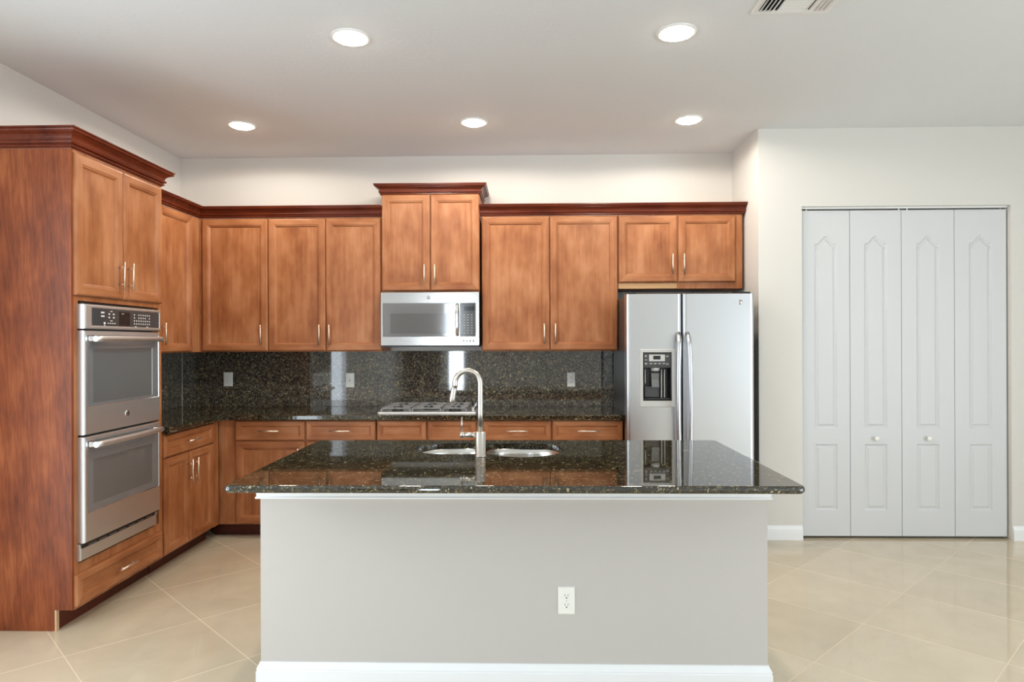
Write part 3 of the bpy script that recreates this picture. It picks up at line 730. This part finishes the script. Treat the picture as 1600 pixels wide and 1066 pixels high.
for i in range(4):
    x1 = BX1 - .03 - i * .52; x0 = x1 - .512
    dd = framed_front(.512, .75).build('door', ['wood_v', 'wood_h'], t, ((x0 + x1) / 2 + ox, BY1 + oy, .49)); dd.rotation_euler = (0, 0, PI)
bp = [(BX0, BY1), (BX0, BY0), (BX1, BY0), (BX1, BY1)]
baseboard([(x + ox, y + oy) for x, y in bp], 'skirting', hs=.87, parent=t)
b = MB(); loops = []
capp = [(0, .786), (.016, .786), (.017, .792), (.012, .797), (.013, .806), (.020, .830), (.022, .850), (.022, CB - .001), (0, CB - .001)]
capp = [(a, .786 + (z - .786)) for a, z in capp]
pth = [Vector((x + ox, y + oy)) for x, y in bp]
for i, p in enumerate(pth):
    n0 = None if i == 0 else Vector(((p - pth[i - 1]).normalized().y, -(p - pth[i - 1]).normalized().x)); n1 = None if i == 3 else Vector(((pth[i + 1] - p).normalized().y, -(pth[i + 1] - p).normalized().x))
    m = (n0 + n1) / ((n0 + n1).length_squared / 2) if n0 and n1 else (n0 or n1)
    loops.append([(p.x + m.x * a, p.y + m.y * a, z) for a, z in capp])
b.rings(loops); b.build('cap_moulding', 'white_trim', t)
tt = cover('wall_outlet', .170, BY0, .3575, .070, .116, 'white duplex outlet on island front near the floor', 'duplex')

# island worktop with the sink opening
def smooth_closed(pts, n=8):
    out = []; m = len(pts)
    for i in range(m):
        p0, p1, p2, p3 = (Vector(pts[(i + j) % m]) for j in (-1, 0, 1, 2))
        for k in range(n):
            u = k / n; out.append(tuple(.5 * ((2 * p1) + (-p0 + p2) * u + (2 * p0 - 5 * p1 + 4 * p2 - p3) * u * u + (-p0 + 3 * p1 - 3 * p2 + p3) * u ** 3)))
    return out
HOLE = smooth_closed([(-.553, 3.235), (-.500, 3.120), (-.40, 3.070), (-.28, 3.066), (-.215, 3.090), (-.155, 3.066), (-.09, 3.010), (.0, 2.992), (.10, 3.030), (.170, 3.120),
                      (.188, 3.225), (.160, 3.345), (.07, 3.415), (-.18, 3.425), (-.42, 3.415), (-.515, 3.345)], 6)
def hole_in(d): return offset_loop(HOLE, d)
b = MB(); TOP = .914
lp = lambda d, z: rect_xy(IX0 + d, IY0 + d, IX1 - d, IY1 - d, z, max(.034 - d, .01), 6)
prof = [(.016, CB), (.007, CB + .002), (.002, CB + .007), (0, CB + .0145), (.002, TOP - .0075), (.006, TOP - .002), (.012, TOP)]
b.rings([lp(d, z) for d, z in prof], cap0=False, cap1=False, smooth=True)
for z, ins in ((TOP, .012), (CB, .016)):
    bm = bmesh.new(); es = []
    for loop in ([p[:2] for p in lp(ins, z)], hole_in(-.002 if z == TOP else 0)):
        vs = [bm.verts.new((x, y, z)) for x, y in loop]; es += [bm.edges.new((vs[i], vs[(i + 1) % len(vs)])) for i in range(len(vs))]
    bmesh.ops.triangle_fill(bm, use_beauty=True, use_dissolve=False, edges=es)
    def inside(x, y):
        c = False; n = len(HOLE); j = n - 1
        for i in range(n):
            (xi, yi), (xj, yj) = HOLE[i], HOLE[j]
            if (yi > y) != (yj > y) and x < (xj - xi) * (y - yi) / (yj - yi) + xi: c = not c
            j = i
        return c
    bmesh.ops.delete(bm, geom=[f for f in bm.faces if inside(*f.calc_center_median()[:2])], context='FACES_ONLY'); b.bm(bm)
b.rings([[(x, y, z) for x, y in hole_in(d)] for d, z in ((-.002, TOP), (0, TOP - .003), (0, CB))], cap0=False, cap1=False, smooth=False)
o = b.build('island_worktop', 'granite', origin=((IX0 + IX1) / 2, (IY0 + IY1) / 2, CB)); tag(o, 'black speckled granite island worktop with rounded edge and sink opening', 'worktop')

# ------------------------------------------------------------------ sink
t = tag(empty('kitchen_sink', (-.18, 3.22, CB)), 'stainless double bowl undermount sink in island top', 'sink')
def bowl(pts, deep, name):
    b = MB(); lp0 = smooth_closed([(x + .18, y - 3.22) for x, y in pts], 6); ll = []
    for d, z in ((-.022, -.0012), (0, -.0012), (.004, -.004), (.010, -.03), (.016, -deep + .04), (.030, -deep + .012), (.055, -deep)):
        ll.append([(x, y, z) for x, y in offset_loop(lp0, d)])
    b.rings(ll, cap0=False, smooth=True)
    o = b.build(name, 'sink_steel', t)
    cx = sum(p[0] for p in lp0) / len(lp0); cy = sum(p[1] for p in lp0) / len(lp0)
    m = MB(); m.lathe([(.055, .003), (.05, .005), (.042, .003), (.038, -.004), (0, -.004)], (cx, cy, -deep), n=28); m.build('drain', 'chrome', o)
bowl([(-.562, 3.235), (-.51, 3.115), (-.40, 3.060), (-.29, 3.060), (-.235, 3.10), (-.225, 3.24), (-.235, 3.38), (-.30, 3.425), (-.42, 3.420), (-.52, 3.35)], .19, 'bowl')
bowl([(-.178, 3.24), (-.168, 3.10), (-.09, 3.000), (.0, 2.982), (.105, 3.022), (.178, 3.115), (.197, 3.225), (.168, 3.35), (.07, 3.425), (-.08, 3.430), (-.165, 3.38)], .22, 'bowl')

# ------------------------------------------------------------------ faucet
FXc, FYc = -.2105, 3.012
t = tag(empty('kitchen_faucet', (FXc, FYc, TOP)), 'brushed steel gooseneck faucet standing in front of island sink', 'faucet')
b = MB(); b.lathe([(.0275, 0), (.0275, .004), (.0245, .006), (.0245, .112), (.0225, .115), (.0135, .116)], n=32); b.build('base', 'faucet', t)
b = MB(); r = .0585; zc = 1.2545 - TOP; pts = [(0, 0, .112), (0, 0, .2), (0, 0, .28)]
for k in range(0, 21): a = PI * k / 20 * 1.04; pts.append((-r + r * math.cos(a), 0, zc + r * math.sin(a)))
e = pts[-1]; pts.append((e[0] - .003, 0, e[2] - .012)); b.tube(pts, .0123, n=20); b.build('neck', 'faucet', t)
b = MB(); e = pts[-1]; b.tube([e, (e[0] - .0025, 0, e[2] - .006), (e[0] - .011, 0, e[2] - .052), (e[0] - .0125, 0, e[2] - .068), (e[0] - .013, 0, e[2] - .071)], [.0125, .0136, .0142, .0138, .012], n=20); sh = b.build('spray_head', 'faucet', t)
b = MB(); b.tube([(-.020, 0, .100), (-.074, 0, .100)], .0125, n=20); b.tube([(-.074, 0, .100), (-.094, 0, .100)], .0138, n=20); b.tube([(-.0865, 0, .11), (-.0855, -.004, .184)], [.0042, .0034], n=10); b.build('lever_handle', 'faucet', t)

# ================================================================== CEILING LIGHTS AND VENT
spots = [(-.880, 3.267, 'recessed ceiling light left of the pair nearest the camera'), (.764, 3.264, 'recessed ceiling light right of the pair, nearest the vent'),
         (-2.010, 4.560, 'leftmost of three recessed lights along the back wall'), (-.356, 4.550, 'middle of three recessed lights, above microwave cabinet'), (1.146, 4.546, 'rightmost of three recessed lights, above refrigerator')]
proto = None
for x, y, lab in spots:
    if proto is None:
        proto = tag(empty('recessed_light', (x, y, HC)), lab, 'ceiling light', 'recessed ceiling lights')
        b = MB(); b.lathe([(.100, -.0005), (.099, -.004), (.094, -.006), (.083, -.007), (.078, -.004), (.076, -.001)], n=40, close=False); b.build('trim_ring', 'white_metal', proto)
        b = MB(); b.lathe([(.077, -.0015), (.077, -.008), (.066, -.014), (.04, -.018), (0, -.019)], n=40); b.build('lens', 'lens', proto)
    else:
        copy_thing(proto, (x, y, HC), lab)
    ld = bpy.data.lights.new('lamp_glow', 'SPOT'); ld.energy = LAMP_W * (.50 if y > 4 else 1.18); ld.color = (1, .93, .82); ld.spot_size = math.radians(177); ld.spot_blend = .15; ld.shadow_soft_size = .075
    lo = bpy.data.objects.new('lamp_glow', ld); COL.objects.link(lo); lo.location = (x, y, HC - .035)
VX0, VX1, VY1 = 1.068, 1.428, 3.078
t = tag(empty('ceiling_vent', ((VX0 + VX1) / 2, VY1 - .18, HC)), 'white louvred air vent on ceiling at top edge', 'vent')
h = .18
b = MB(); b.rings([[(x, y, z) for x, y in ((-h + d, -h + d), (h - d, -h + d), (h - d, h - d), (-h + d, h - d))] for d, z in ((0, -.0005), (0, -.006), (.005, -.009), (.026, -.009), (.028, -.004), (.028, -.0005))], cap0=False, cap1=False); b.build('frame', 'white_metal', t)
b = MB(); b.box(-.155, -.155, -.003, .155, .155, -.0008); b.build('duct_shade', 'shade_black', t)  # flat black sheet painted for the unlit depth of the duct
def blade(b, p0, p1, tilt):
    (x0, y0), (x1, y1) = p0, p1; d = Vector((x1 - x0, y1 - y0)).normalized(); n = Vector((-d.y, d.x)) * .009
    q = [(x0 + n.x, y0 + n.y, -.004 - .004 * tilt), (x1 + n.x, y1 + n.y, -.004 - .004 * tilt), (x1 - n.x, y1 - n.y, -.004 + .004 * tilt - .006), (x0 - n.x, y0 - n.y, -.004 + .004 * tilt - .006)]
    b.rings([q, [(a, c, z - .0012) for a, c, z in q]])
b = MB()
for i in range(4): blade(b, (-.143 + i * .019, .15), (-.143 + i * .019, -.15), -1)
for i in range(4): blade(b, (.143 - i * .019, -.15), (.143 - i * .019, .15), -1)
for i in range(13): blade(b, (-.062, -.138 + i * .023), (.062, -.138 + i * .023), 1)
b.box(-.067, -.152, -.010, -.063, .152, -.003); b.box(.063, -.152, -.010, .067, .152, -.003); b.build('louvre', 'white_metal', t)
